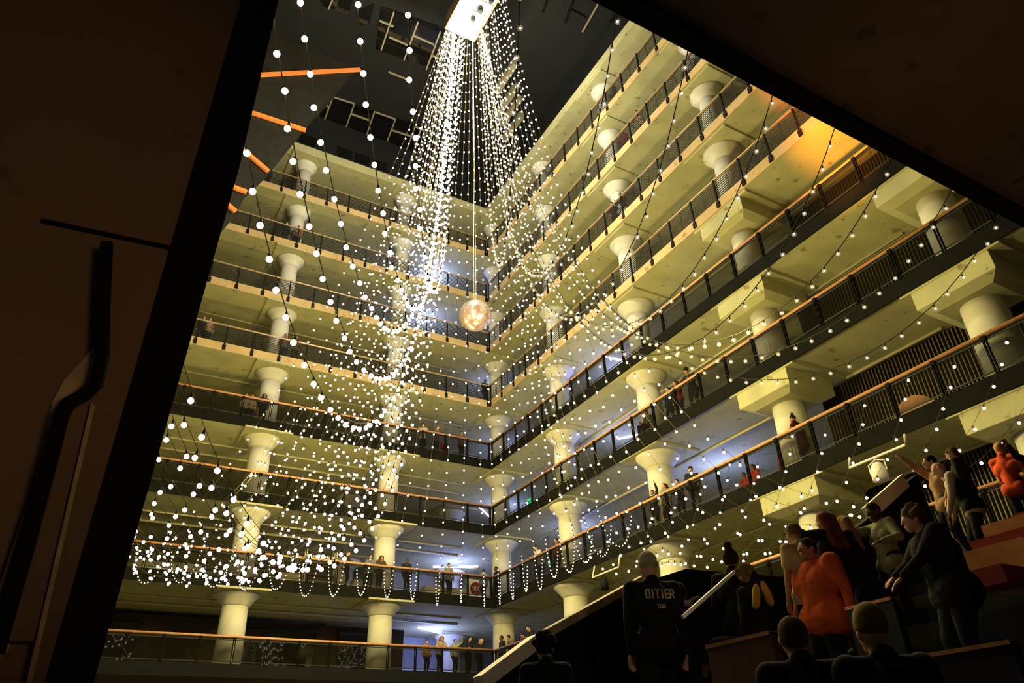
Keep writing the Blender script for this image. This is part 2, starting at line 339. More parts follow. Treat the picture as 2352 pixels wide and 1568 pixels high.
# ------------------------------------------------------------------ railings
DL, DR = 1.375, 1.393
def rail_meshes(D):
    d = {}
    d['postU'] = MB().box((-.035,-.05,-.36), (.035,.012,1.04)).box((-.08,-.06,-.38), (.08,.0,-.10)).mesh('post', M['black'])
    b = MB()
    for j in range(9): zz = .10+j*.105; b.box((.03,-.012,zz-.013), (D-.03,.012,zz+.013))
    b.box((D/2-.01,-.014,.06), (D/2+.01,.014,1.0)); d['bars'] = b.mesh('bar_panel', M['bar'])
    d['postL'] = MB().box((-.05,-.05,0), (-.02,.03,1.03)).box((.02,-.05,0), (.05,.03,1.03)).box((-.06,-.07,.92), (.06,.05,1.05)).mesh('post', M['steel'])
    d['mesh'] = MB().box((.05,-.006,.1), (D-.05,.006,.93)).mesh('mesh_panel', M['mesh'])
    d['frameT'] = MB().box((.04,-.015,.93), (D-.04,.015,.97)).mesh('panel_rail', M['bar']); d['frameB'] = MB().box((.04,-.015,.07), (D-.04,.015,.11)).mesh('panel_rail', M['bar'])
    return d
RL, RR = rail_meshes(DL), rail_meshes(DR)
def railing(k, side):
    z = fz(k); L = 20.6 if side == 'left' else 32.5; D = DL if side == 'left' else DR; R = RL if side == 'left' else RR
    upper = k > 4
    lab = '%s balcony railing with %s on the %s' % (side, 'black horizontal bars' if upper else ('wooden handrail and fine mesh panels' if k > 1 else 'wooden handrail and dark mesh panels'), LV[k])
    t = empty('balcony_railing', ((-.07, -.02, z) if side == 'left' else (-.02, -.07, z)), lab, 'railing', 'balcony railings', -PI if side == 'left' else -PI/2)
    s = 1 if side == 'right' else -1           # local x runs along the edge away from the corner
    r = MB(); off = .0
    if upper:
        r.box((.0, -.04*1, 1.03), (L, .04, 1.075)); r.box((.0, .05, .985), (L, .065, 1.01))
        put('top_rail', r.mesh('top_rail', M['tan']), t)
    else:
        r.tube([(.0, 0, 1.08), (L, 0, 1.08)], .055, 10); put('top_rail', r.mesh('top_rail', M['wood'], True), t)
        put('under_rail', MB().box((0, -.02, .985), (L, .02, 1.025)).mesh('under_rail', M['black']), t)
    n = int(L/D)
    for i in range(n+1):
        sc_y = None
        po = put('post', R['postU'] if upper else R['postL'], t, (.09+i*D, 0, 0), (0, 0, 0))
        if side == 'left': po.scale = (1, -1, 1)
        if i < n:
            if upper: put('bar_panel', R['bars'], t, (.09+i*D, 0, 0))
            else:
                put('mesh_panel', R['mesh'], t, (.09+i*D, 0, 0)); put('panel_rail', R['frameT'], t, (.09+i*D, 0, 0)); put('panel_rail', R['frameB'], t, (.09+i*D, 0, 0))
for k in range(1, 9):
    railing(k, 'left'); railing(k, 'right')
# ------------------------------------------------------------------ conduits, slat screens, tube lights, signs
def pipe(pts, r, lab, grp='ceiling conduits', m_='pipe', name='conduit'):
    return tag(MB().tube(pts, r, 8).build(name, M[m_], smooth=True), lab, 'pipe', grp)
for k in (1, 2, 3, 4, 5):
    zc = fz(k+1)-TH-.04
    pipe([(-21, 2.9, zc), (-.5, 2.9, zc)], .045, 'pale conduit running under the soffit of the left facade above the %s' % LV[k])
    if k < 5:
        pipe([(-21, 4.4, zc-.015), (0, 4.4, zc-.015)], .06, 'thicker pipe farther in under the left soffit above the %s' % LV[k])
        pipe([(2.75, -24.5, zc), (2.75, -.5, zc)], .05, 'pale conduit running under the soffit of the right facade above the %s' % LV[k])
def slats(k, y0, y1, x=3.0):
    z0 = fz(k); z1 = fz(k+1)-TH; b = MB(); y = y0; b.mi = 0
    while y < y1: b.box((x-.03, y, z0+.05), (x+.02, y+.035, z1-.02)); y += .125
    b.mi = 1; b.box((x+.05, y0, z0), (x+.12, y1, z1)); b.mi = 2; b.box((x-.06, y0, z0), (x+.05, y1, z0+.28))
    o = b.build('slat_screen', [M['slat'], M['black'], M['conc']])
    tag(o, 'dark screen of thin vertical metal slats behind the right railing on the %s' % LV[k], 'screen', 'slat screens')
slats(1, -30, -20.0); slats(2, -27.4, -19.6); slats(3, -27.6, -19.6); slats(4, -26.4, -20.6, 3.0)
for nm, a, c, z, lab in (('L2', (995,1302), (1098,1301), 3.31, 'horizontal glowing tube light under the soffit of the second gallery near the corner'),
        ('L1', (961,1441), (1048,1463), -.49, 'slanting glowing tube light above the people on the lowest gallery'),
        ('L3', (1099,1163), (1127,1189), 7.11, 'short slanting tube light beside the corner post of the third gallery'),
        ('R3', (1419,1008), (1475,997), 7.11, 'tube light behind the right railing of the third gallery'),
        ('R4', (1389,818), (1442,832), 10.91, 'tube light seen above the handrail on the right side of the fourth gallery'),
        ('L7', (969,552), (1052,566), 22.3, 'tube light glimpsed behind the bars of the seventh gallery')):
    p0, p1 = at(*a, 2, z), at(*c, 2, z)
    if nm == 'L7': p0, p1 = at(*a, 1, 1.9), at(*c, 1, 1.9)
    t = tag(MB().tube([p0, p1], .045, 8).build('tube_light', M['tube']), lab, 'light', 'tube lights')
for p, e in (((.5, 5.8, 2.2), 330), ((-.5, 6.2, -1.4), 300), ((4, 5.2, 6.0), 330), ((4.2, -7.0, 6.0), 300), ((4.0, -7.6, 9.7), 380), ((4.5, -13, 2.0), 330), ((4, 5, 9.6), 300), ((-2.5, 3.5, 21.6), 420), ((-3, 3.5, 17.6), 260), ((2, 3.2, 13.6), 120), ((3.5, -3, 2.2), 150)):
    lamp("tube_glow", "POINT", p, e*1.35, BLUE, .4)
GL = {'E': ((0,0,0,1),(0,1,1,1),(0,.5,.8,.5),(0,0,1,0)), 'X': ((0,0,1,1),(0,1,1,0)), 'I': ((.5,0,.5,1),), 'T': ((.5,0,.5,1),(0,1,1,1)), 'H': ((0,0,0,1),(1,0,1,1),(0,.5,1,.5)),
      'R': ((0,0,0,1),(0,1,1,1),(1,1,1,.5),(1,.5,0,.5),(.4,.5,1,0)), 'O': ((0,0,0,1),(1,0,1,1),(0,1,1,1),(0,0,1,0)), '0': ((0,0,0,1),(1,0,1,1),(0,1,1,1),(0,0,1,0)), 'N': ((0,0,0,1),(1,0,1,1),(0,1,1,0)),
      '9': ((0,.5,0,1),(1,0,1,1),(0,1,1,1),(0,.5,1,.5)), '1': ((.5,0,.5,1),(.25,.8,.5,1)), ' ': ()}
def strokes(txt, h, w, th, m_='white'):
    b = MB(); n = len(txt); adv = w*1.35; x0 = -(n*adv-(adv-w))/2
    for i, c in enumerate(txt):
        for xa, ya, xb, yb in GL[c]:
            ox = x0+i*adv; p0 = Vector((0, -(ox+xa*w), (ya-.5)*h)); p1 = Vector((0, -(ox+xb*w), (yb-.5)*h)); d = (p1-p0).normalized()*th*.5
            b.bar(p0-d, p1+d, .008, th, (1,0,0)) if False else b.bar(p0-d, p1+d, th, .012, (1,0,0))
    return b.mesh('lettering', M[m_])
def sign(px, py, x, w, h, lab, rz=-PI/2):
    p = at(px, py, 0, x)
    t = empty('exit_sign', p, lab, 'sign', 'exit signs')
    put('sign_box', MB().box((-.03, -w/2, -h/2), (.03, w/2, h/2)).mesh('sign_box', M['green']), t)
    ck = int((p.z+TH)//HS)+1; zt = HS*ck-TH-p.z; put('hanger', MB().box((-.01,-.01,h/2), (.01,.01,zt)).mesh('hanger', M['black']), t)
    put('lettering', strokes('EXIT', h*.6, w*.2, .02), t, (-.04, 0, 0))
sign(1214, 1151, 3.6, .42, .30, 'green EXIT sign behind the right railing of the third gallery'); sign(1263, 1291, 3.0, .22, .26, 'small green exit sign seen edge-on behind the right railing of the second gallery')
# arched wooden headboard on the second gallery
b = MB(); vs = []; n = 20
for d in (0, .08):
    for i in range(n+1): a = PI*i/n; vs.append((1.7+d, -23.35+.88*math.cos(a), .02+1.22*math.sin(a)))
b.add(vs, [tuple(range(n+1)), tuple(reversed(range(n+1, 2*n+2)))]+[(i, i+n+1, (i+1) % (n+1)+n+1, (i+1) % (n+1)) for i in range(n+1)])
tag(b.build('arched_panel', M['wood']), 'orange half-round wooden panel against the slats on the second gallery', 'panel')

# ------------------------------------------------------------------ bridge at the top that carries the strings
bx0, bx1, by0, by1 = -8.66, -7.05, -22.0, -12.05; bz = 26.3
t = empty('rigging_bridge', ((bx0+bx1)/2, by1, bz), 'brightly lit white rigging platform at the top that all the light strings hang from', 'platform')
def loc(b, nm, m_): o = b.build(nm, m_, t); o.matrix_parent_inverse = Matrix.Translation(-t.location); return o
loc(MB().box((bx0, by0, bz), (bx1, by1, bz+.06)), 'deck', M['white'])
loc(MB().box((bx0-.03, by0, bz-.03), (bx0, by1, bz+1.1)), 'side_panel', M['cream'])
loc(MB().box((bx1, by0, bz-.03), (bx1+.03, by1, bz+1.1)), 'side_panel', M['cream'])
loc(MB().box((bx0, by1, bz-.03), (bx1, by1+.03, bz+1.1)), 'end_panel', M['cream'])
for x in (bx0-.05, bx1+.05): loc(MB().bar((x, by0, bz), (x, by1, bz), .07, .1), 'edge_rail', M['orange'])
for y in (-13.0, -13.7, -14.4): loc(MB().box((bx0+.7, y, bz-.1), (bx1, y+.07, bz)), 'cross_bar', M['white'])
for (x, y, r) in ((-7.7, -13.3, .13), (-7.6, -13.95, .16), (-7.9, -14.9, .2), (-7.35, -14.7, .14)):
    loc(MB().lathe((x, y, bz-.34), [(r*.7, 0), (r, .1), (r, .34)], 14), 'spotlight', M['black'])
# mirror ball
BC = Vector((-7.27, -12.42, 8.05)); t = empty('mirror_ball', BC, 'large mirror ball hanging on thin cables in the middle of the atrium', 'mirror ball')
b = MB(); R = .655; nv = 22; nu = 44
for i in range(nv):
    t0, t1 = PI*i/nv+.008, PI*(i+1)/nv-.008
    for k in range(nu):
        a0, a1 = 2*PI*k/nu+.008, 2*PI*(k+1)/nu-.008
        b.add([(R*math.sin(q)*math.cos(a), R*math.sin(q)*math.sin(a), R*math.cos(q)) for q, a in ((t0,a0),(t1,a0),(t1,a1),(t0,a1))], [(0,1,2,3)])
put('mirror_tiles', b.mesh('mirror_tiles', M['mirror']), t)
put('core', MB().ell((0,0,0), (R*.985,)*3, None, 32, 20).mesh('core', M['mirror'], True), t)
for dx in (-.1, .09): put('cable', MB().tube([(dx, dx, R*.97), (dx*.6, dx, 18)], .009, 5).mesh('cable', M['pipe']), t)

# dark shop windows behind the lowest left gallery
for n_, x0, x1 in ((31, -19.6, -15.9), (32, -11.6, -7.4), (33, -6.2, -4.2)):
    struct(MB().box((x0, 6.0, -3.5), (x1, 6.1, -.9)).build('window_%d' % n_, M['glass_black']))
struct(MB().box((-30, 6.12, -3.58), (-2.5, 6.3, -.66)).build('wall_shopfront', mat('dim_brick', (.05,.035,.018), .9, 0, .4, 5)))
# ------------------------------------------------------------------ string lights
def catenary(B, A, slack, n=60):
    B = Vector(B); A = Vector(A); dx, dy = A.x-B.x, A.y-B.y; h = max(math.hypot(dx, dy), .05); v = A.z-B.z
    L = math.sqrt(h*h+v*v)*slack; r = math.sqrt(L*L-v*v)/h; lo, hi = 1e-4, 20.
    for _ in range(50):
        q = (lo+hi)/2
        if math.sinh(q)/q < r: lo = q
        else: hi = q
    a = h/(lo+hi); x0 = h/2-a*math.atanh(v/L); s0 = a*math.sinh(-x0/a); c0 = a*math.cosh(-x0/a)
    def f(s_): x = x0+a*math.asinh((s_+s0)/a); return Vector((B.x+dx*x/h, B.y+dy*x/h, B.z+a*math.cosh((x-x0)/a)-c0))
    zmin = B.z+a-c0 if x0 > 0 else B.z
    return f, L, zmin
def bulb_mesh(r, clear, n=10):
    b = MB(); b.mi = 0; b.lathe((0,0,-.07), [(.016, 0), (.018, .045), (.012, .075)], 8)
    if clear:
        b.mi = 1; b.ell((0,0,-.07-r*.9), (r,r,r*1.05), None, 16, 12); b.mi = 2; b.ell((0,0,-.07-r*.85), (r*.36,r*.36,r*.5), None, 8, 6)
    else: b.mi = 2; b.ell((0,0,-.07-r*.9), (r,r,r*1.05), None, n, 7)
    return b.mesh('bulb', [M['socket'], M['clear'], M['bulb']], True)
BB, BC_, BS = bulb_mesh(.044, False, 14), bulb_mesh(.050, True), bulb_mesh(.037, False)
BT = bulb_mesh(.023, False)
def anchor(B, kind):
    j = random.uniform(-.12, .12)
    if kind == 'west': return (bx0-.03, by1-.1+(B[1]/26.)*2.3+j, bz)
    if kind == 'east': return (bx1+.03, by1-.1+(B[1]/26.)*3.0+j, bz)
    if kind == 'north': return (bx1+(bx1-bx0)*max(-1, B[0]/16.), by1+.03, bz)
    return ((bx0 if B[0] < -16 else bx1)+j, by1-1.0+j, bz)
def light_string(B, slack, sp, me, lab, grp, cab='cable', cr=.005, zlow=None, ph=None, kind='near', loop=False):
    A = anchor(B, kind)
    if zlow is not None:
        lo, hi = 1.001, 2.5
        for _ in range(30):
            q = (lo+hi)/2
            if catenary(B, A, q)[2] > zlow: lo = q
            else: hi = q
        slack = lo
    if loop:
        d_ = Vector((A[0]-B[0], A[1]-B[1], 0)).normalized(); Q = Vector(B)+d_*2.15+Vector((0,0,.1)); slack = 1.012
        g, Lg, _ = catenary(B, Q, 1.95+random.uniform(-.15,.15))
        f, L, _ = catenary(Q, A, slack)
    else: f, L, _ = catenary(B, A, slack)
    t = empty('string_light', A, lab, 'string light', grp); A = Vector(A)
    c = MB().tube([f(L*i/70)-A for i in range(71)], cr, 5)
    if loop:
        c.tube([g(Lg*i/24)-A for i in range(25)], cr, 5)
        for i in range(1, int(Lg/.19)): put('bulb', BT, t, g(.19*i)-A)
    put('cable', c.mesh('cable', M[cab]), t)
    s_ = sp*(random.random() if ph is None else ph); k = 0
    n = int((L-s_)/sp)
    while s_ < L-.2 and k < 98:
        p = f(s_)-A; put('bulb', me, t, p, (random.uniform(-.25,.25), random.uniform(-.25,.25), 0)); s_ += sp; k += 1
    return t
near = [(-20.16,.52),(-19.63,.46),(-19.32,.40),(-18.4,.37),(-17.52,.34),(-15.49,.28),(-13.36,.28),(-11.73,.34),(-9.4,.34),(-7.62,.37),(-5.5,.34),(-3.23,.34),(-1.4,.36)]
for i, (x, sl) in enumerate(near):
    right = x > -16
    light_string((x, NEAR+.02, 4.9), 1+sl, .46, BC_ if right else BB,
        ('black-cabled string of large clear globes below the overhead slab, %s from right' % ORD[len(near)-i]) if right else ('string of large glowing globes at upper left, %s from left' % ORD[i+1]),
        'large globe strings over the near side', 'cableblk' if right else 'cable', .011 if right else .009)
def lerp(x, xs, ys):
    for i in range(len(xs)-1):
        if x <= xs[i+1]: return ys[i]+(ys[i+1]-ys[i])*(x-xs[i])/(xs[i+1]-xs[i])
    return ys[-1]
for i in range(26):
    y = -1.3-1.08*i
    light_string((WEST+.25, y, 1.3), 1+lerp(-y, (0, 2, 5, 8, 14, 20, 28), (.19, .20, .25, .33, .395, .44, .47))+random.uniform(-.015, .015), .50, BS,
        'small-bulb string in the left bowl of the light canopy, %s from the back' % ORD[i+1], 'left sweep of the light canopy', kind='west')
for i in range(13):
    x = -.6-1.375*i
    light_string((x, -.1, 1.0), 1.1, .60, BS, 'string looping below the left rail of the second gallery, %s from corner' % ORD[i+1], 'loops along the left facade', zlow=-.62+.1*math.sin(i)+(.45*(i-8) if i > 8 else 0)*.8, kind='north', loop=True)
for i in range(21):
    y = -.9-1.39*i
    light_string((-.1, y, 1.0), 1.1, .60, BS, 'string looping below the right rail of the second gallery, %s from corner' % ORD[i+1], 'loops along the right facade', zlow=-.6-2.3*min(1, (-y/20)**1.5)+.1*math.cos(i), kind='east', loop=i < 9)

# ------------------------------------------------------------------ people
SK = {}
def pmat(col, rough=.8):
    key = tuple(round(c, 3) for c in col)
    if key not in SK: SK[key] = mat('cloth_%d' % len(SK), col, .95 if rough > .7 else rough, 0, .25, 9, .5 if rough > .7 else .1, .12)
    return SK[key]
SKIN = {'l': (.58, .34, .24), 'm': (.40, .21, .12), 'd': (.13, .065, .04)}
def remesh(b, name, m_, parent, vox):
    o = b.build(name, m_, parent, True)
    r = o.modifiers.new('r', 'REMESH'); r.mode = 'VOXEL'; r.voxel_size = vox; r.use_smooth_shade = True
    q = o.modifiers.new('s', 'SMOOTH'); q.iterations = 8 if vox < .012 and name not in ('body',) else 3; q.factor = .6
    return o
def ik(S, T, a, b_, bend):
    S = Vector(S); T = Vector(T); d = T-S; L = min(d.length, a+b_-.005)
    d = d.normalized(); T = S+d*L; x = (a*a-b_*b_+L*L)/(2*L); h = math.sqrt(max(0, a*a-x*x))
    bd = Vector(bend); bd = (bd-d*bd.dot(d)).normalized()
    return S+d*x+bd*h, T
def person(loc, rz, label, lean=0., lh=None, rh=None, hy=0., hp=0., skin='l', top=(.03,.03,.035), bot=(.02,.02,.025), hair='short', hc=(.03,.02,.015),
           sleeve='long', sit=False, Ht=1.72, vox=.014, near=False, stride=.08, dress=False, vest=None, w=1., group=None, cape=False):
    """faces local +Y; lh / rh are hand targets in local metres"""
    s_ = Ht/1.72; t = empty('person', loc, label, 'person', group, rz); t.scale = (s_,)*3
    pz = .93 if not sit else .50; P = Vector((0, 0, pz))
    tl = Matrix.Rotation(-lean, 3, 'X')
    ch = P+tl @ Vector((0, 0, .36)); nk = P+tl @ Vector((0, 0, .53)); hd = nk+tl @ Vector((0, .02, .10))+Vector((0, .02, .03))
    HR = Matrix.Rotation(hy, 3, 'Z') @ Matrix.Rotation(-hp-lean*.5, 3, 'X')
    sh = {-1: P+tl @ Vector((-.175*w, 0, .46)), 1: P+tl @ Vector((.175*w, 0, .46))}
    tg = {-1: lh or (-.26, .08, pz-.18), 1: rh or (.26, .08, pz-.18)}
    arm = {}
    for k in (-1, 1):
        e, h = ik(sh[k], tg[k], .29, .26, (k*.6, -.5, -.6)); arm[k] = (sh[k], e, h)
    leg = {}
    for k in (-1, 1):
        hp_ = P+Vector((k*.09, 0, -.02))
        if sit: kn = hp_+Vector((k*.04, .42, .02)); ft = kn+Vector((0, .02, -.44))
        else: ft = Vector((k*.11, k*stride, .07)); kn, ft = ik(hp_, ft, .44, .43, (0, 1, 0))
        leg[k] = (hp_, kn, ft)
    b = MB()                                   # the body, one surface
    b.cap(P, P+tl @ Vector((0,0,.15)), .125*w, .11*w); b.cap(P+tl @ Vector((-.07*w,0,.30)), P+tl @ Vector((.07*w,0,.30)), .115*w, .115*w)
    b.cap(P+tl @ Vector((0,0,.12)), ch, .11*w, .12*w); b.cap(sh[-1], sh[1], .06, .06); b.cap(ch+tl @ Vector((0,0,.06)), nk+(hd-nk)*.6, .055, .05)
    for k in (-1, 1):
        S, E_, Hn = arm[k]; b.cap(S, E_, .052*w, .040); b.cap(E_, Hn, .040, .026)
        d = (Hn-E_).normalized(); sd = d.cross(Vector((0, .3, 1))).normalized(); up = sd.cross(d)
        pc = Hn+d*.055; b.ell(pc, (.038, .05, .018), Matrix((sd, d, up)).transposed(), 12, 8)
        for j in range(4):
            q0 = Hn+d*.09+sd*(.027-.018*j); ln = (.062, .075, .07, .055)[j]; q1 = q0+(d-up*.15).normalized()*ln*.5; q2 = q1+(d-up*.7).normalized()*ln*.5
            b.cap(q0-d*.02, q1, .010, .009, 8); b.cap(q1, q2, .009, .0075, 8)
        th = Hn+d*.03-sd*(-k)*-.03; tsd = sd*(.04); b.cap(Hn+d*.03+tsd*.6, Hn+d*.075+tsd*1.5, .012, .009, 8)
        A, K, Fo = leg[k]; b.cap(A, K, .085*w, .056); b.cap(K, Fo, .054, .036)
    b.ell(hd, (.076, .094, .112), HR, 20, 14); b.ell(hd+HR @ Vector((0, .05, -.065)), (.045, .045, .05), HR)          # skull, jaw
    b.cap(hd+HR @ Vector((0, .092, .01)), hd+HR @ Vector((0, .112, -.025)), .010, .014)                                # nose
    for k in (-1, 1): b.ell(hd+HR @ Vector((k*.078, -.005, -.005)), (.012, .022, .032), HR); b.ell(hd+HR @ Vector((k*.03, .082, .028)), (.022, .014, .008), HR)
    b.ell(hd+HR @ Vector((0, .088, -.058)), (.024, .014, .008), HR)                                                     # lips
    skm = pmat(SKIN[skin], .6); remesh(b, 'body', skm, t, .0075 if near else vox)
    def shell(nm, fn, col, vx=None): q = MB(); fn(q); return remesh(q, nm, pmat(col), t, vx or (.011 if near else vox*1.15))
    def shirt(q):
        q.cap(P+Vector((-.07*w,0,-.05)), P+Vector((.07*w,0,-.05)), .150*w, .150*w); q.cap(P+Vector((0,0,-.03)), P+tl @ Vector((0,0,.15)), .150*w, .140*w); q.cap(P+tl @ Vector((-.075*w,0,.30)), P+tl @ Vector((.075*w,0,.30)), .138*w, .138*w)
        q.cap(P+tl @ Vector((0,0,.12)), ch, .138*w, .142*w); q.cap(sh[-1], sh[1], .078, .078)
        if near and sleeve != 'bare': q.cap(ch+tl @ Vector((0,-.02,.10)), ch+tl @ Vector((0,-.03,.16)), .10, .075)
        for k in (-1, 1):
            S, E_, Hn = arm[k]
            if sleeve == 'long': q.cap(S, E_, .074*w, .058); q.cap(E_, Hn-(Hn-E_)*.06, .058, .042)
            elif sleeve == 'short': q.cap(S, S+(E_-S)*.62, .074*w, .066)
    def trousers(q):
        q.cap(P+Vector((-.05,0,.02)), P+Vector((.05,0,.02)), .130*w, .130*w)
        for k in (-1, 1): A, K, Fo = leg[k]; q.cap(A, K, .103*w, .075); q.cap(K, Fo-(Fo-K)*.03, .075, .058)
    if dress:
        def skirt(q): q.cap(P+Vector((0,0,.05)), P+Vector((0,0,-.30)), .14, .19)
        shell('dress', lambda q: (shirt(q), skirt(q)), top)
        shell('leggings', trousers, bot)
    else: shell('jacket' if sleeve == 'long' else 'shirt', shirt, top); shell('trousers', trousers, bot)
    if vest is not None:
        def vf(q):
            q.cap(P+Vector((-.07*w,0,-.03)), P+Vector((.07*w,0,-.03)), .158*w, .158*w); q.cap(P, P+tl @ Vector((0,0,.15)), .156*w, .15*w)
            q.cap(P+tl @ Vector((-.08*w,0,.30)), P+tl @ Vector((.08*w,0,.30)), .146*w, .146*w); q.cap(P+tl @ Vector((-.10,0,.46)), P+tl @ Vector((.10,0,.46)), .082, .082)
        shell('vest', vf, vest)
    for k in (-1, 1):
        q = MB(); A, K, Fo = leg[k]; q.ell(Fo+Vector((0, .06, -.025)), (.048, .14, .05)); q.build('shoe', pmat((.03,.03,.03)), t, True)
    def hm(q):
        q.ell(hd+HR @ Vector((0, -.016, .022)), (.088, .100, .108), HR, 18, 12)
        if hair == 'long':
            for dx in (-.06, 0, .06): q.cap(hd+HR @ Vector((dx, -.06, .02)), nk+tl @ Vector((dx*1.5, -.11, -.22)), .07, .05)
        if hair == 'bun': q.ell(hd+HR @ Vector((0, -.05, .15)), (.05, .05, .05), HR)
        if hair == 'curly':
            for j in range(26): a = random.uniform(-PI, PI); e = random.uniform(-.1, 1.3); q.ell(hd+HR @ Vector((.10*math.cos(a)*math.cos(e), .10*math.sin(a)*math.cos(e)-.04, .03+.11*math.sin(e))), (.035,)*3)
    if hair != 'bald' and hair not in ('beanie', 'cap', 'hat'):
        o = remesh((lambda q: (hm(q), q)[1])(MB()), 'hair', pmat(hc), t, .012 if near else vox)
        # keep the face clear of hair
        cut = MB().ell(hd+HR @ Vector((0, .115, -.035)), (.075, .07, .105), HR, 16, 10)
    elif hair != 'bald':
        q = MB(); c = hd+HR @ Vector((0, -.012, .035))
        if hair == 'beanie': q.ell(c+HR @ Vector((0,-.005,.025)), (.092, .106, .112), HR, 20, 12); q.ell(c+HR @ Vector((0,0,-.01)), (.097, .11, .035), HR, 20, 8)
        else:
            q.ell(c, (.090, .102, .095), HR, 20, 12)
            q.ell(c+HR @ Vector((0, .10, .0)), (.07, .09, .012), HR, 16, 6)
            if hair == 'hat': q.ell(c, (.17, .18, .015), HR, 24, 6)
        remesh(q, 'hat' if hair != 'cap' else 'cap', pmat(hc), t, .011 if near else vox)
    if near:
        for k in (-1, 1): MB().ell(hd+HR @ Vector((k*.031, .083, .012)), (.013, .008, .008), HR).build('eye', M['white'], t, True)
    return t, arm, hd, HR, ch, tl

def leaning(px, py, side, k, label, **kw):
    p = at(px, py, 1 if side == 'L' else 0, .5)
    loc = (p.x, .52, fz(k)) if side == 'L' else (.52, p.y, fz(k))
    mode = kw.pop('mode', 'lean'); kw.setdefault('vox', .02); kw.setdefault('group', None); kw.setdefault('sleeve', 'long')
    rz = (PI if side == 'L' else PI/2)+kw.pop('turn', 0)
    if mode == 'lean': kw.update(lean=.42, lh=(-.16, .50, 1.10), rh=(.20, .50, 1.10), hp=kw.get('hp', .25))
    elif mode == 'rail': kw.update(lean=.12, lh=(-.22, .44, 1.12), rh=(.22, .44, 1.12), hp=kw.get('hp', .15))
    return person(loc, rz, label, **kw)
DK = (.02,.02,.025); RED = (.5,.03,.02); GREY = (.16,.16,.15)
leaning(1470, 250, 'R', 7, 'person in pale top with dark jacket leaning on the seventh gallery rail at upper right', top=(.45,.36,.27), skin='m', mode='lean')
leaning(1432, 312, 'R', 7, 'person in dark red jacket behind the bars of the seventh gallery', top=(.16,.02,.02), mode='stand', skin='m')
leaning(1583, 140, 'R', 7, 'person near the slab edge behind the bars of the seventh gallery, farthest right', top=(.3,.3,.28), mode='stand')
leaning(1430, 447, 'R', 6, 'dark-jacketed person leaning on the sixth gallery rail, right of the pair', top=DK, bot=(.4,.4,.4), skin='m', mode='lean', turn=.3)
leaning(1409, 470, 'R', 6, 'person in dark clothes leaning on the sixth gallery rail, left of the pair', top=DK, skin='m', mode='lean', turn=.5)
leaning(657, 525, 'L', 7, 'long-haired woman in black behind the left bars of the seventh gallery', top=DK, hair='long', mode='stand', Ht=1.68)
leaning(686, 525, 'L', 7, 'person in light brown shirt beside the woman on the left seventh gallery', top=(.30,.20,.12), skin='m', mode='stand')
leaning(612, 415, 'L', 8, 'dark figure at the far left end of the top gallery rail', top=DK, skin='d', mode='stand')
for x_, lb in ((655, 'left'), (681, 'right')): leaning(x_, 780, 'L', 5, 'head showing over the left fifth gallery rail by the column, %s of two' % lb, top=(.12,.08,.06), skin='m', mode='stand')
for x_, lb, c_ in ((436, 'leftmost of three', GREY), (468, 'middle of three', DK), (483, 'rightmost of three', (.4,.25,.15))): leaning(x_, 735, 'L', 5, 'person leaning by the fin on the fifth gallery rail, %s' % lb, top=c_, mode='stand', Ht=1.6)
leaning(608, 912, 'L', 4, 'woman in long black clothes by the column on the left fourth gallery', top=DK, hair='long', mode='stand', skin='m')
for x_, lb in ((566, 'left'), (580, 'right')): leaning(x_, 912, 'L', 4, 'fair-haired person peeking over the left rail of the fourth gallery, %s of two' % lb, top=(.35,.25,.15), hc=(.4,.25,.1), mode='stand', Ht=1.5)
leaning(1113, 884, 'L', 5, 'dark figure leaning at the corner post of the fifth gallery', top=DK, skin='d', mode='rail')
leaning(972, 1000, 'L', 4, 'woman in pale top with tied-up hair leaning on the fourth gallery rail', top=(.5,.42,.36), hair='bun', mode='lean', turn=-.4)
leaning(1001, 1004, 'L', 4, 'person in grey top leaning on the fourth gallery rail beside the woman', top=(.10,.08,.07), hc=(.3,.1,.05), mode='lean')
leaning(1059, 1010, 'L', 4, 'person standing alone at the fourth gallery rail in brown jacket', top=(.13,.08,.06), skin='m', mode='rail')
leaning(1020, 1045, 'L', 4, 'child in red hoodie crouching behind the fourth gallery rail', top=(.35,.02,.02), sit=True, mode='sit', Ht=1.35)
leaning(797, 1285, 'L', 2, 'man in black shirt looking at a phone on the second gallery behind the rail', top=DK, mode='stand', lh=(-.1,.35,1.15), rh=(.12,.36,1.15), hp=.4, turn=.9, Ht=1.8)
leaning(850, 1290, 'L', 2, 'person in grey clothes standing left of the column on the second gallery', top=GREY, mode='stand')
leaning(872, 1296, 'L', 2, 'woman with long hair leaning on the second gallery rail in front of the column', top=(.06,.045,.03), hair='long', hc=(.10,.04,.02), mode='lean')
leaning(934, 1310, 'L', 2, 'person in black hoodie right of the column on the second gallery', top=DK, mode='stand', skin='d')
leaning(1031, 1312, 'L', 2, 'person in grey top standing under the tube light on the second gallery', top=(.2,.2,.2), mode='stand')
leaning(1112, 1345, 'L', 2, 'person in grey shirt seen from behind at the corner of the second gallery', top=(.25,.25,.24), mode='stand', turn=PI, Ht=1.6)
leaning(1140, 1330, 'R', 2, 'dark figure standing right of the corner post on the second gallery', top=DK, skin='d', mode='stand', Ht=1.85)
leaning(276, 1285, 'L', 2, 'person in dark clothes holding out a phone beside the fin on the second gallery', top=DK, mode='stand', rh=(-.05,.5,1.2), lh=(.1,.5,1.2))
leaning(1243, 1275, 'R', 2, 'man in white shirt with glasses leaning on the right rail of the second gallery', top=(.55,.5,.42), mode='lean', Ht=1.8)
leaning(1281, 1290, 'R', 2, 'person in dark red top on the right side of the second gallery', top=(.12,.03,.03), mode='stand', skin='m')
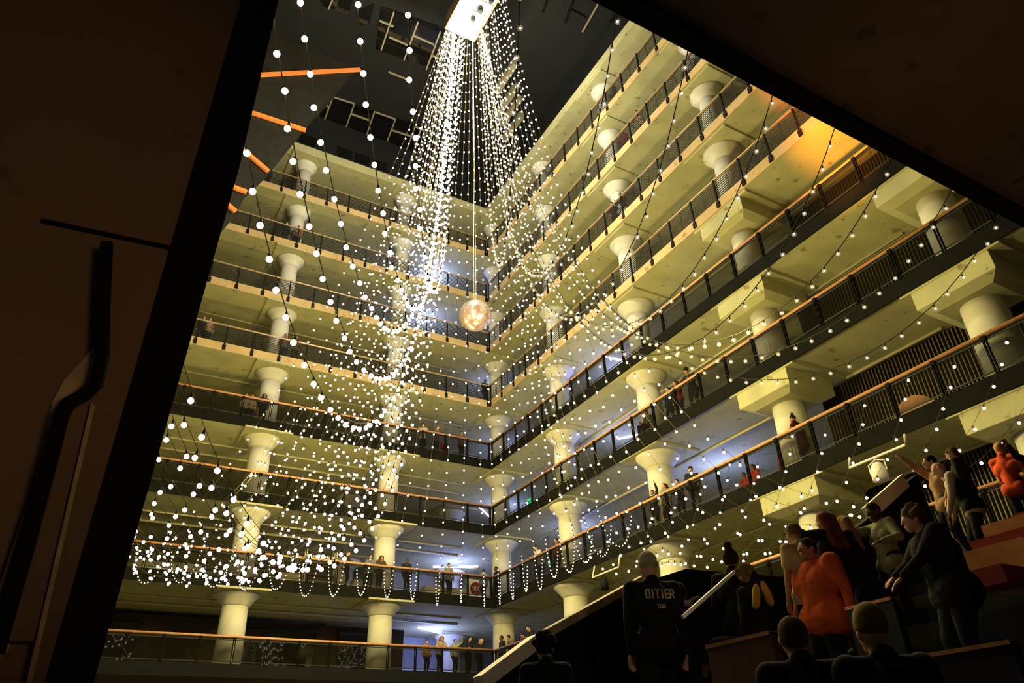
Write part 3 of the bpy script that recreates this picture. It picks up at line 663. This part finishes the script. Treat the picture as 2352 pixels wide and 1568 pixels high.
leaning(980, 1500, 'L', 1, 'woman in tan jacket standing behind the lowest rail at left of the group', top=(.30,.16,.07), mode='stand', Ht=1.5)
leaning(1010, 1482, 'L', 1, 'woman with long fair hair leaning on the lowest rail in white top', top=(.40,.30,.25), hair='long', hc=(.3,.12,.05), mode='lean')
leaning(1045, 1492, 'L', 1, 'person in pale green shirt with one arm raised on the lowest gallery', top=(.30,.33,.20), mode='stand', lh=(-.3,.25,1.75), Ht=1.6)
leaning(1074, 1475, 'L', 1, 'bearded man in black clothes leaning on the lowest rail', top=DK, mode='lean', Ht=1.8)
leaning(1101, 1480, 'L', 1, 'person with light hair and dark top leaning on the lowest rail', top=DK, hc=(.45,.3,.15), hair='long', mode='lean', Ht=1.7)
leaning(1153, 1482, 'R', 1, 'dark figure in black coat at the corner of the lowest rail', top=DK, skin='d', mode='stand', Ht=1.85)
leaning(1180, 1480, 'R', 1, 'person in brown top leaning on the right part of the lowest rail', top=(.16,.10,.06), skin='m', mode='lean')
leaning(1211, 1468, 'R', 1, 'person resting arms on the lowest rail near the stair coping', top=(.20,.05,.04), skin='m', mode='lean', Ht=1.6)
leaning(1226, 1452, 'R', 1, 'tall person in black bending over the lowest rail', top=DK, mode='lean', Ht=1.85)
leaning(1588, 872, 'R', 3, 'man in black beanie leaning far over the third gallery rail', top=DK, bot=(.03,.03,.03), hair='beanie', hc=(.01,.01,.01), skin='m', mode='lean', Ht=1.85, turn=.3)
leaning(1556, 890, 'R', 3, 'woman with dark red top beside the man in the beanie on the third gallery', top=(.28,.03,.03), hair='long', mode='rail', skin='m')
leaning(1537, 915, 'R', 3, 'person in black jacket behind the third gallery rail next to the column', top=DK, mode='stand', hair='long')
leaning(1487, 965, 'R', 3, 'person with glasses and grey jacket crouching behind the third gallery rail', top=(.10,.09,.07), mode='sit', sit=True, Ht=1.75)
leaning(1472, 985, 'R', 3, 'small child in pale top beside the crouching adult on the third gallery', top=(.4,.33,.25), mode='stand', Ht=1.0, lh=(-.3,.3,1.3))
leaning(1500, 1150, 'R', 2, 'woman in black coat with one arm raised on the second gallery rail', top=DK, mode='stand', lh=(-.34,.28,1.82), rh=(.2,.46,1.12), hc=(.12,.04,.02), turn=.3)
leaning(1530, 1140, 'R', 2, 'person in dark scarf behind the woman with the raised arm', top=(.14,.11,.08), mode='stand', hair='long')
leaning(1561, 1120, 'R', 2, 'person with dark red hair holding a drink on the second gallery', top=(.03,.015,.012), hc=(.08,.01,.01), mode='rail', Ht=1.6)
leaning(1588, 1095, 'R', 2, 'man in black cap and long black coat on the second gallery', top=DK, bot=(.10,.09,.07), hair='cap', hc=(.01,.01,.01), mode='stand', Ht=1.86, turn=.9)
def inner(px, py, d, k, label, **kw):
    p = at(px, py, 0, d); kw.setdefault('vox', .02); return person((d, p.y, fz(k)), kw.pop('rz', PI/2), label, **kw)
inner(1712, 1105, 2.6, 2, 'person in bright red shirt deeper inside the second gallery, left of two', top=RED, skin='m', sleeve='short')
inner(1737, 1105, 2.3, 2, 'person in bright red shirt deeper inside the second gallery, right of two', top=RED, skin='m', sleeve='short', hair='long')
inner(1800, 1050, 1.9, 2, 'person in red and tan clothes behind the woman in the dark dress', top=(.35,.05,.03), bot=(.40,.25,.12), Ht=1.7)
leaning(1836, 990, 'R', 2, 'woman in dark maroon dress with hair in a bun at the second gallery rail', top=(.09,.015,.015), bot=(.02,.025,.03), hair='bun', hc=(.015,.01,.01), mode='rail', dress=True, sleeve='short', skin='m', turn=-1.2, Ht=1.82)
# ------------------------------------------------------------------ foreground stairs and seating tiers
def surf(x): return -7.7+.4*(x+11.6)
TR = .8
def tread(x): i = math.floor((x+17.0)/TR); return surf(-17.0+(i+.5)*TR) if i >= 0 else -9.85
YB = -26.8
b = MB()
i = 0
while -17+i*TR < -4.2:
    x = -17+i*TR; b.box((x, -33.6, -9.85), (x+TR, YB-.08, tread(x+.1))); i += 1
tag(b.build('stair_tiers', M['navy']), 'black stepped seating stair rising to the right under the crowd', 'stairs')
def pb(x, y, yy=YB): return at(x, y, 1, yy)
topl = [pb(1108,1578), pb(1236,1480), pb(1480,1336), pb(1575,1306), pb(1815,1326), pb(2000,1186), pb(2080,1110), pb(2108,1088)]
b = MB(); n = len(topl); low = [Vector((p.x, YB, -9.85)) for p in topl]
for i in range(n-1):
    a0, a1, l0, l1 = topl[i], topl[i+1], low[i], low[i+1]; o = Vector((0, .14, 0))
    b.add([l0,l1,a1,a0,l0+o,l1+o,a1+o,a0+o], [(0,1,2,3),(7,6,5,4),(3,2,6,7),(0,4,5,1),(0,3,7,4),(1,5,6,2)])
bal = tag(b.build('stair_balustrade', M['black']), 'black stair side wall cutting diagonally across the lower right', 'balustrade')
def child_of(o, par): o.parent = par; return o
child_of(MB().bar(pb(1108,1566)+Vector((0,.05,0)), pb(1236,1470)+Vector((0,.05,0)), .22, .14).build('coping', M['white']), bal)
child_of(MB().bar(pb(1240,1462), pb(1480,1328), .2, .09).build('coping', M['coping']), bal)
o = child_of(MB().bar(pb(1990,1182), pb(2078,1103), .06, .24).build('glass_panel', M['white']), bal)
lamp('stair_top_glow', 'POINT', pb(1440,1320)+Vector((0,.7,.5)), 22, (1,.62,.2), .1)
hb_ = MB().bar(pb(1568,1417,-28.4), pb(1686,1313,-28.4), .03, .035).build('stair_grab_rail', M['white']); tag(hb_, 'pale grab rail slanting up past the people on the stair', 'handrail')
tag(MB().bar(pb(1000+570,1416,-28.35), pb(1576,1408,-28.35)-Vector((0,0,1.0)), .04, .04).build('rail_post', M['black']), 'dark post holding the low end of the pale grab rail', 'post')
lamp('grab_glow', 'POINT', pb(1640,1290,-29.4), 7, (1,.8,.5), .1)
def bench(px0, px1, x, h, m_, lab, th=.06):
    a_ = at(*px0, 0, x); c_ = at(*px1, 0, x); z = (a_.z+c_.z)/2
    b = MB().box((x-.02, a_.y, z-h), (x+th, c_.y, z)); o = b.build('bench_back', m_); tag(o, lab, 'bench')
    o2 = MB().box((x-.035, a_.y, z-.02), (x+th+.01, c_.y, z+.006)).build('top_edge', M['wood'], o); return o
bench((1628,1487), (1772,1447), -14.3, 1.25, M['brown'], 'brown bench back behind the nearest short-haired head')
bench((2085,1508), (2325,1474), -13.3, .9, M['navy'], 'dark bench with thin lit wooden edge at lower right')
bench((1945,1391), (2052,1378), -12.7, .8, M['navy'], 'dark bench edge behind the nearest hat')
bench((1918,1540), (1954,1533), -13.9, .5, M['navy'], 'short dark bench edge at the bottom between the two nearest heads')
def block(px0, px1, x, h, d, m_, lab):
    a_ = at(*px0, 0, x); c_ = at(*px1, 0, x); z = a_.z
    tag(MB().box((x, a_.y, z-h), (x+d, c_.y, z)).build('seat_block', m_), lab, 'seat block', 'seat blocks')
block((2212,1268), (2352,1238), -9.9, .42, .7, M['seatw'], 'plywood seat block in the lower row at the right edge')
block((2226,1244), (2352,1210), -9.8, .40, .6, M['seatr'], 'maroon seat block resting on the lower plywood row')
block((2252,1208), (2380,1178), -9.2, .42, .8, M['seatw'], 'plywood seat block in the upper row at the right edge')
block((2324,1182), (2420,1160), -9.1, .5, .7, M['seatr'], 'maroon seat block topmost at the right edge')
block((2206,1316), (2300,1296), -10.4, .18, .4, M['seatr'], 'thin maroon cushion lowest in the stack of seats')
lamp('seat_amber', 'SPOT', (-13.5, -33.4, -4.9), 22, (1, .5, .2), .1, (-9.5, -30.2, -6.3), .5, .8)
def crowd(px, py, H_, label, rz, d0=10, **kw):
    best = None; d = d0*.86
    while d < d0*1.16:
        P_ = CAM+ray(px, py)*d
        if P_.y < YB-.35 and P_.x > -16.9:
            e = abs(P_.z-H_*kw.get('frac', 1)-tread(P_.x))+.12*abs(d-d0)/d0
            if best is None or e < best[0]: best = (e, P_)
        d += .04
    if best is None: best = (0, CAM+ray(px, py)*d0*.86)
    P_ = best[1]; kw.setdefault('near', True); le = kw.get('lean', 0)
    off = .63*math.sin(le)+.04; hz = (.50 if kw.get('sit') else .93)+.63*math.cos(le)+.03+.115+(.06 if kw.get('hair') in ('bun',) else .03 if kw.get('hair') in ('curly', 'beanie') else 0)
    q = P_-Vector((-math.sin(rz)*off, math.cos(rz)*off, 0)); q.y = min(q.y, YB-.3); z = tread(q.x)
    Hh = max(1.45, min(2.0, (P_.z-z)/hz*1.72))
    return person((q.x, q.y, z), rz, label, Ht=Hh, **kw)
t, arm, hd, HR, ch, tl = crowd(1480, 1240, 1.74, 'person in grey beanie and black hoodie with dripping letters on the back', -.35, d0=8.6, hair='beanie', hc=(.34,.30,.19), top=(.012,.012,.014), w=1.15, skin='l', hp=.1)
me = strokes('OITIER', .072, .034, .012, 'coping'); o = put('lettering', me, t, ch+Vector((0, -.185, .02))); o.rotation_euler = (0, 0, PI/2)
me = strokes('TOE', .03, .02, .006, 'coping'); o = put('lettering', me, t, ch+Vector((0, -.185, -.09))); o.rotation_euler = (0, 0, PI/2)
crowd(1540, 1262, 1.55, 'hunched person in black coat right beside the grey beanie', -1.1, d0=8.6, top=(.010,.010,.011), w=1.35, lean=.55, skin='d', hair='short', hc=(.01,.01,.01))
crowd(1668, 1228, 1.68, 'woman with hair bun in black jacket silhouetted against the lit gallery', -1.0, d0=10.2, hair='bun', top=(.012,.012,.013), hc=(.03,.012,.01), skin='l')
crowd(1700, 1297, 1.30, 'person with furry hood sitting low at the top of the grab rail', .4, d0=9.6, hair='curly', top=(.012,.012,.013), hc=(.16,.14,.07), sit=True)
crowd(1848, 1237, 1.78, 'large man in orange-red sweater in the middle of the crowd', 1.35, d0=8, hair='short', top=(.50,.09,.02), bot=(.012,.012,.013), w=1.45, hc=(.03,.015,.01), skin='m', lh=(-.42,.02,.80), rh=(.40,.12,.80))
crowd(1817, 1204, 1.72, 'person in beige T-shirt and cap seen from behind the orange sweater', -.2, d0=9, hair='cap', top=(.48,.40,.20), sleeve='short', hc=(.14,.10,.05), skin='m')
crowd(1886, 1176, 1.72, 'person with long auburn hair raising a phone to the lights', -.1, d0=9.5, hair='long', top=(.012,.012,.013), hc=(.16,.05,.02), lh=(-.26,.34,1.56), rh=(-.08,.38,1.56))
crowd(1930, 1186, 1.66, 'woman with long fair hair right of the raised phone', .5, d0=10, hair='long', top=(.012,.012,.013), hc=(.30,.16,.07))
crowd(2000, 1156, 1.75, 'man in grey-green zip jacket stretching one arm out sideways', 1.3, d0=10.5, hair='short', top=(.26,.27,.14), bot=(.012,.012,.013), skin='d', lh=(-.30,.30,1.1), rh=(.30,.62,1.36), hp=.3)
crowd(2085, 1160, 1.72, 'person with big curly hair in black jacket holding a phone low', .9, d0=7.6, hair='curly', top=(.014,.012,.012), hc=(.10,.07,.03), w=1.35, lean=.2, rh=(.0,.55,1.0), lh=(-.2,.5,1.0))
crowd(2130, 1047, 1.76, 'man with glasses in plaid shirt raising his open hand', .9, d0=12, hair='short', top=(.40,.24,.13), hc=(.01,.01,.01), rh=(.25,.42,1.86), lh=(-.3,.1,.9), turn=None) if False else crowd(2130, 1047, 1.76, 'man with glasses in plaid shirt raising his open hand', .9, d0=12, hair='short', top=(.40,.24,.13), hc=(.01,.01,.01), rh=(.20,.45,1.88), lh=(-.3,.1,.9))
crowd(2152, 1060, 1.74, 'bald man in black vest and white sleeves leaning forward', .55, d0=11.6, hair='bald', top=(.50,.42,.33), vest=(.012,.012,.013), hc=(0,0,0), lean=.35, lh=(-.15,.40,.62), rh=(.55,.30,.72), hp=.3)
crowd(2180, 1029, 1.70, 'woman with long dark hair looking down beside the bald man', .3, d0=12.4, hair='long', top=(.02,.016,.014), hc=(.05,.025,.015), hp=.35)
crowd(2292, 1018, 1.68, 'boy in bright orange T-shirt climbing the stair at right', -1.5, d0=12.4, hair='short', top=(.75,.10,.03), sleeve='short', hc=(.5,.28,.12), hp=.2, lh=(-.2,.3,.8))
crowd(2380, 1030, 1.75, 'dark figure with one hand raised at the right edge of the crowd', 1.2, d0=11.5, hair='short', top=(.012,.012,.013), skin='m', rh=(.1,.45,1.65))
crowd(1812, 1420, 1.30, 'close-cropped head with lit rim nearest the camera at the bottom', -.6, d0=4.7, hair='short', top=(.012,.012,.013), hc=(.10,.06,.025), sit=True, w=1.1)
crowd(1985, 1393, 1.30, 'person in knitted hat nearest the camera at lower right', -.5, d0=4.4, hair='beanie', top=(.012,.012,.013), hc=(.20,.15,.04), sit=True, w=1.2)
crowd(1248, 1452, 1.60, 'dark curly head at the foot of the stair beside the pale coping', -.4, d0=7.6, hair='curly', top=(.012,.012,.013), hc=(.02,.01,.01))
# pale shoes on the stair
for i, (x_, y_, r_) in enumerate(((1737,1368,.25), (1762,1362,-.35))):
    p = pb(x_, y_, -28.0); q = MB(); R_ = Matrix.Rotation(r_, 3, 'Y')
    q.ell(p, (.05,.045,.15), R_); q.ell(p+R_ @ Vector((0,.01,-.08)), (.042,.05,.075), R_)
    tag(q.build('shoe', pmat((.42,.27,.07)), None, True), 'tan shoe resting against the dark stair panel, %s of the pair' % ('left' if i == 0 else 'right'), 'shoe')
lamp('shoe_amber', 'SPOT', pb(1740,1240,-30.5), 12, (1,.6,.2), .05, pb(1748,1366,-28), .25, .8)
# stage lights under the second gallery edge
def hung_light(px, py, m_, lab, r=.16):
    p = at(px, py, 0, -.25); t = empty('stage_light', p, lab, 'stage light', 'stage lights'); top = fz(2)-.5-p.z
    put('housing', MB().lathe((0,0,-.28), [(r, 0), (r, .25), (r*.75, .42), (r*.4, .5)], 16).mesh('housing', M[m_], True), t)
    put('yoke', MB().tube([(0,-r-.03,-.05), (0,-r-.03,.22), (0,0,.32), (0,r+.03,.22), (0,r+.03,-.05)], .02, 6).mesh('yoke', M[m_]), t)
    put('pipe', MB().tube([(.25,-.9,top), (.1,-.9,.42), (.1,.9,.42), (.25,.9,top)], .035, 8).mesh('pipe', M['white']), t)
hung_light(1388, 1338, 'black', 'black stage light hanging from a white pipe left of the stair')
hung_light(2018, 1080, 'white', 'white stage light hanging from a white pipe above the crowd', .22)
# things standing on the galleries
def table(px, py, k, w_, d_, lab, m_='white', y=2.2, h=.78):
    p = at(px, py, 1, y); z = fz(k); t = empty('cloth_table', (p.x, y, z), lab, 'table', 'cloth covered tables'); b = MB(); n = 48; vs = []
    for zz, g in ((h, 0), (.02, .05)):
        for i in range(n):
            a = 2*PI*i/n; c_, s_ = math.cos(a), math.sin(a); q = 1/max(abs(c_), abs(s_)); rip = 1+g*math.sin(a*16)
            vs.append((c_*q*w_/2*rip, s_*q*d_/2*rip, zz))
    b.add(vs, [tuple(range(n))]+[(i, i+n, (i+1) % n+n, (i+1) % n) for i in range(n)]); put('tablecloth', b.mesh('tablecloth', M[m_]), t)
    put('tabletop', MB().box((-w_/2,-d_/2,h), (w_/2,d_/2,h+.03)).mesh('tabletop', M[m_]), t)
cl = mat('beige_cloth', (.40,.36,.22), .9); M['cl'] = cl
table(350, 1300, 2, 1.6, .8, 'beige cloth covered table by the fin on the second gallery', 'cl'); table(405, 1305, 2, 2.0, .8, 'long beige covered table behind the brightest lights on the second gallery', 'cl')
table(662, 1320, 2, 1.0, .8, 'pale draped table left of the shelf unit on the second gallery', 'cl'); table(830, 1340, 2, 1.0, .7, 'pale draped table beside the man with the phone', 'cl')
table(1005, 1350, 2, 1.7, .7, 'white draped table under the tube light, left one', 'cl'); table(1055, 1352, 2, 1.3, .7, 'white draped table under the tube light, right one', 'cl')
p = at(735, 1300, 1, 1.9); t = empty('shelf_unit', (p.x, 1.9, fz(2)), 'black wire shelf unit with rows of white cups on the second gallery', 'shelf unit')
for x_ in (-.75, .75):
    for y_ in (-.2, .2): put('upright', MB().box((x_-.02, y_-.02, 0), (x_+.02, y_+.02, 2.0)).mesh('upright', M['pipe']), t)
for z_ in (.3, .8, 1.25, 1.6): put('shelf', MB().box((-.75,-.2,z_), (.75,.2,z_+.03)).mesh('shelf', M['brown']), t)
cup = MB().lathe((0,0,0), [(.035, 0), (.045, .12)], 12).mesh('paper_cup', M['white'], True); ct = p
for i in range(13):
    o = bpy.data.objects.new('paper_cup', cup); COL.objects.link(o); o.location = (p.x-.62+i*.10, 1.78, fz(2)+1.63); tag(o, 'white paper cup on the top shelf of the wire unit, %s from the left' % ORD[i+1], 'cup', 'paper cups on the shelf')
p = at(1097, 1347, 1, 1.6); t = empty('round_sign', (p.x, 1.6, fz(2)), 'dark red round sign with white 901 on a pale banner at the corner', 'sign')
put('banner', MB().box((-.7, 0, .1), (.7, .03, 1.3)).mesh('banner', M['white']), t)
put('disc', MB().lathe((0,0,0), [(.36, 0), (.36, .02)], 32).mesh('disc', M['seatr']), t, (-.1, -.01, .8), (PI/2, 0, 0))
o = put('lettering', strokes('901', .22, .11, .035), t, (-.1, -.04, .8)); o.rotation_euler = (0, 0, PI/2)
for x_, y_, tx, lb in ((672, 980, 'NO', 'left'), (702, 982, 'NO', 'right'), (800, 1000, 'HORN', 'wide')):
    p = at(x_, y_, 1, 1.2); t = empty('letter_sign', (p.x, 1.2, fz(4)+.0), 'blurred white letters behind the left rail of the fourth gallery, %s one' % lb, 'sign', 'white letter signs')
    o = put('lettering', strokes(tx, .42, .24, .06), t, (0, 0, .45)); put('board', MB().box((-.45*len(tx)/2, .01, 0), (.45*len(tx)/2, .04, .75)).mesh('board', M['backw']), t); o.rotation_euler = (0, 0, PI/2)
